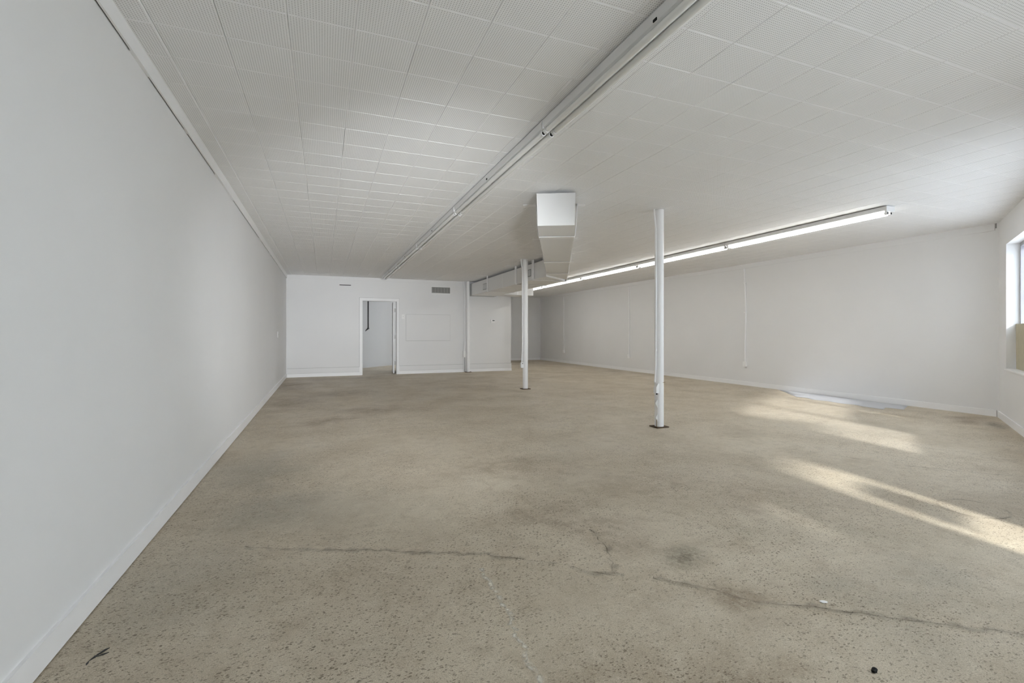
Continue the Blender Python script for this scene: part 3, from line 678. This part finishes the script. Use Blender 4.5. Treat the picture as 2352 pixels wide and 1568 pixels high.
# ---------------------------------------------------------------- things on the back wall
t = thing('air_grille', 'dark slatted air grille high on the back wall in a white frame', 'vent', (0, YB, 0))
x0, x1, z0, z1 = 2.858, 3.398, 2.285, 2.462
bm = B()
for d in ((x0 - .012, x1 + .012, z1, z1 + .018), (x0 - .012, x1 + .012, z0 - .018, z0), (x0 - .012, x0, z0, z1), (x1, x1 + .012, z0, z1)): box(bm, d[0], d[1], -.014, -.0005, d[2], d[3])
fin('frame', bm, M['plastic'], t)
bx('backing', M['vent'], (x0, x1, -.003, -.0005, z0, z1), t)
n = 24
for k in range(n):
    xx = x0 + .012 + (x1 - x0 - .024) * k / (n - 1)
    bm = B(); prism(bm, [(xx - .007, -.011), (xx - .004, -.011), (xx + .007, -.004), (xx + .004, -.004)], z0 + .022, z1 - .022); fin('slat', bm, M['grille'] if k % 4 else M['hinge'], t)
bm = B(); box(bm, x0, x1, -.012, -.004, z0, z0 + .022); box(bm, x0, x1, -.012, -.004, z1 - .022, z1); fin('bar', bm, M['grille'], t)
t = thing('cover_plate', 'white painted cover plate with a dark slot along its top, left of the doorway', 'plate', (0, YB, 0))
bx('plate', M['wall'], (.352, .690, -.010, -.0005, 2.27, 2.417), t, bevel=.002)
bx('slot', M['dark'], (.382, .672, -.006, -.0005, 2.4185, 2.4365), t)
bx('flange', M['wall'], (.352, .690, -.010, -.0005, 2.438, 2.458), t, bevel=.002)
t = thing('access_panel', 'large flat white panel painted over on the back wall, right of the doorway', 'panel', (0, YB, 0))
bx('panel', M['wall'], (2.14, 3.40, -.009, -.0005, .925, 1.665), t, bevel=.002)
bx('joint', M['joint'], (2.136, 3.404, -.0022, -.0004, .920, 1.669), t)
for dx, dz in ((2.19, .97), (3.35, .97), (2.19, 1.62), (3.35, 1.62)):
    bm = B(); tube(bm, [(dx, -.0115, dz), (dx, -.008, dz)], .006, 8); fin('screw', bm, M['wall'], t)
t = thing('light_switch', 'white light switch beside the doorway on the back wall', 'switch', (2.055, YB, 1.60))
bx('plate', M['plastic'], (-.038, .038, -.007, -.0005, -.062, .062), t, bevel=.003)
bx('toggle', M['hinge'], (-.006, .006, -.018, -.007, -.004, .014), t)
t = thing('thermostat', 'small white thermostat with dark display on the back wall beside the alcove', 'thermostat', (4.712, YB, 1.50))
bx('housing', M['plastic'], (-.068, .068, -.028, -.0005, -.048, .048), t, bevel=.006)
bx('display', M['screen'], (-.018, .050, -.0295, -.0275, .002, .030), t)
bx('button', M['grille'], (-.056, -.044, -.030, -.0275, -.02, -.012), t)
t = thing('light_switch', 'white wall switch on the left wall near the back corner', 'switch', (XL, 11.0, 1.114))
bx('plate', M['plastic'], (.0005, .007, -.038, .038, -.062, .062), t, bevel=.003)
bx('toggle', M['hinge'], (.007, .018, -.006, .006, -.004, .014), t)

# ---------------------------------------------------------------- on the floor
pts = [(8.545, 6.92), (8.30, 6.55), (8.06, 6.25), (7.86, 5.98), (7.90, 5.80), (7.80, 5.64), (7.86, 5.42), (7.82, 5.15), (7.87, 4.98), (7.80, 4.80), (7.78, 4.52), (8.02, 4.62), (8.06, 4.40), (8.36, 4.53), (8.545, 4.60)]
bm = B(); vs = [bm.verts.new((x, y, .0025)) for x, y in pts]; f = bm.faces.new(vs); bmesh.ops.triangulate(bm, faces=[f])
bmesh.ops.subdivide_edges(bm, edges=bm.edges[:], cuts=5, use_grid_fill=True); rr = random.Random(4)
for v in bm.verts: v.co.z = .0015 + .004 * (0.5 + .5 * math.sin(v.co.x * 9 + v.co.y * 3.1)) * rr.uniform(.3, 1)
o = fin('plastic_sheet', bm, M['sheet'], smooth=True, label='pale plastic sheet lying along the foot of the right wall', category='sheet')
sm = o.modifiers.new('thickness', 'SOLIDIFY'); sm.thickness = .001
def chip(label, x, y, sx, sy, sz, m, rz, cat='debris'):
    bm = B(); bmesh.ops.create_icosphere(bm, subdivisions=2, radius=1); r = random.Random(int(x * 100))
    for v in bm.verts: v.co = Vector((v.co.x * sx, v.co.y * sy, v.co.z * sz)) * r.uniform(.72, 1.1)
    lo = min(v.co.z for v in bm.verts)
    for v in bm.verts: v.co.z -= lo
    o = fin('debris_chip', bm, m, label=label, category=cat); o.location = (x, y, 0); o.rotation_euler = (0, 0, rz)
chip('small black chip on the floor near the bottom edge, right of centre', 1.735, 1.035, .016, .010, .007, M['chip'], .4)
chip('small white chip on the speckled floor, right of the crack', 1.98, 1.38, .018, .010, .004, M['plastic'], -.5)
# gouge in the slab surface near the left baseboard, built as thin dark slivers
bm = B()
for q in ([(-.775, 2.075), (-.745, 2.10), (-.742, 2.125), (-.760, 2.118)], [(-.745, 2.115), (-.708, 2.150), (-.690, 2.175), (-.718, 2.168), (-.752, 2.125)], [(-.745, 2.105), (-.700, 2.110), (-.672, 2.125), (-.705, 2.124)], [(-.775, 2.08), (-.768, 2.055), (-.772, 2.035), (-.782, 2.05)]):
    q = [(-.757 + (x + .757) * .45, 2.10 + (y - 2.10) * .6) for x, y in q]
    prism(bm, q, .0003, .0022)
fin('floor_gouge', bm, M['pipe'], label='dark gouge in the floor near the left baseboard at the bottom corner', category='scrap')
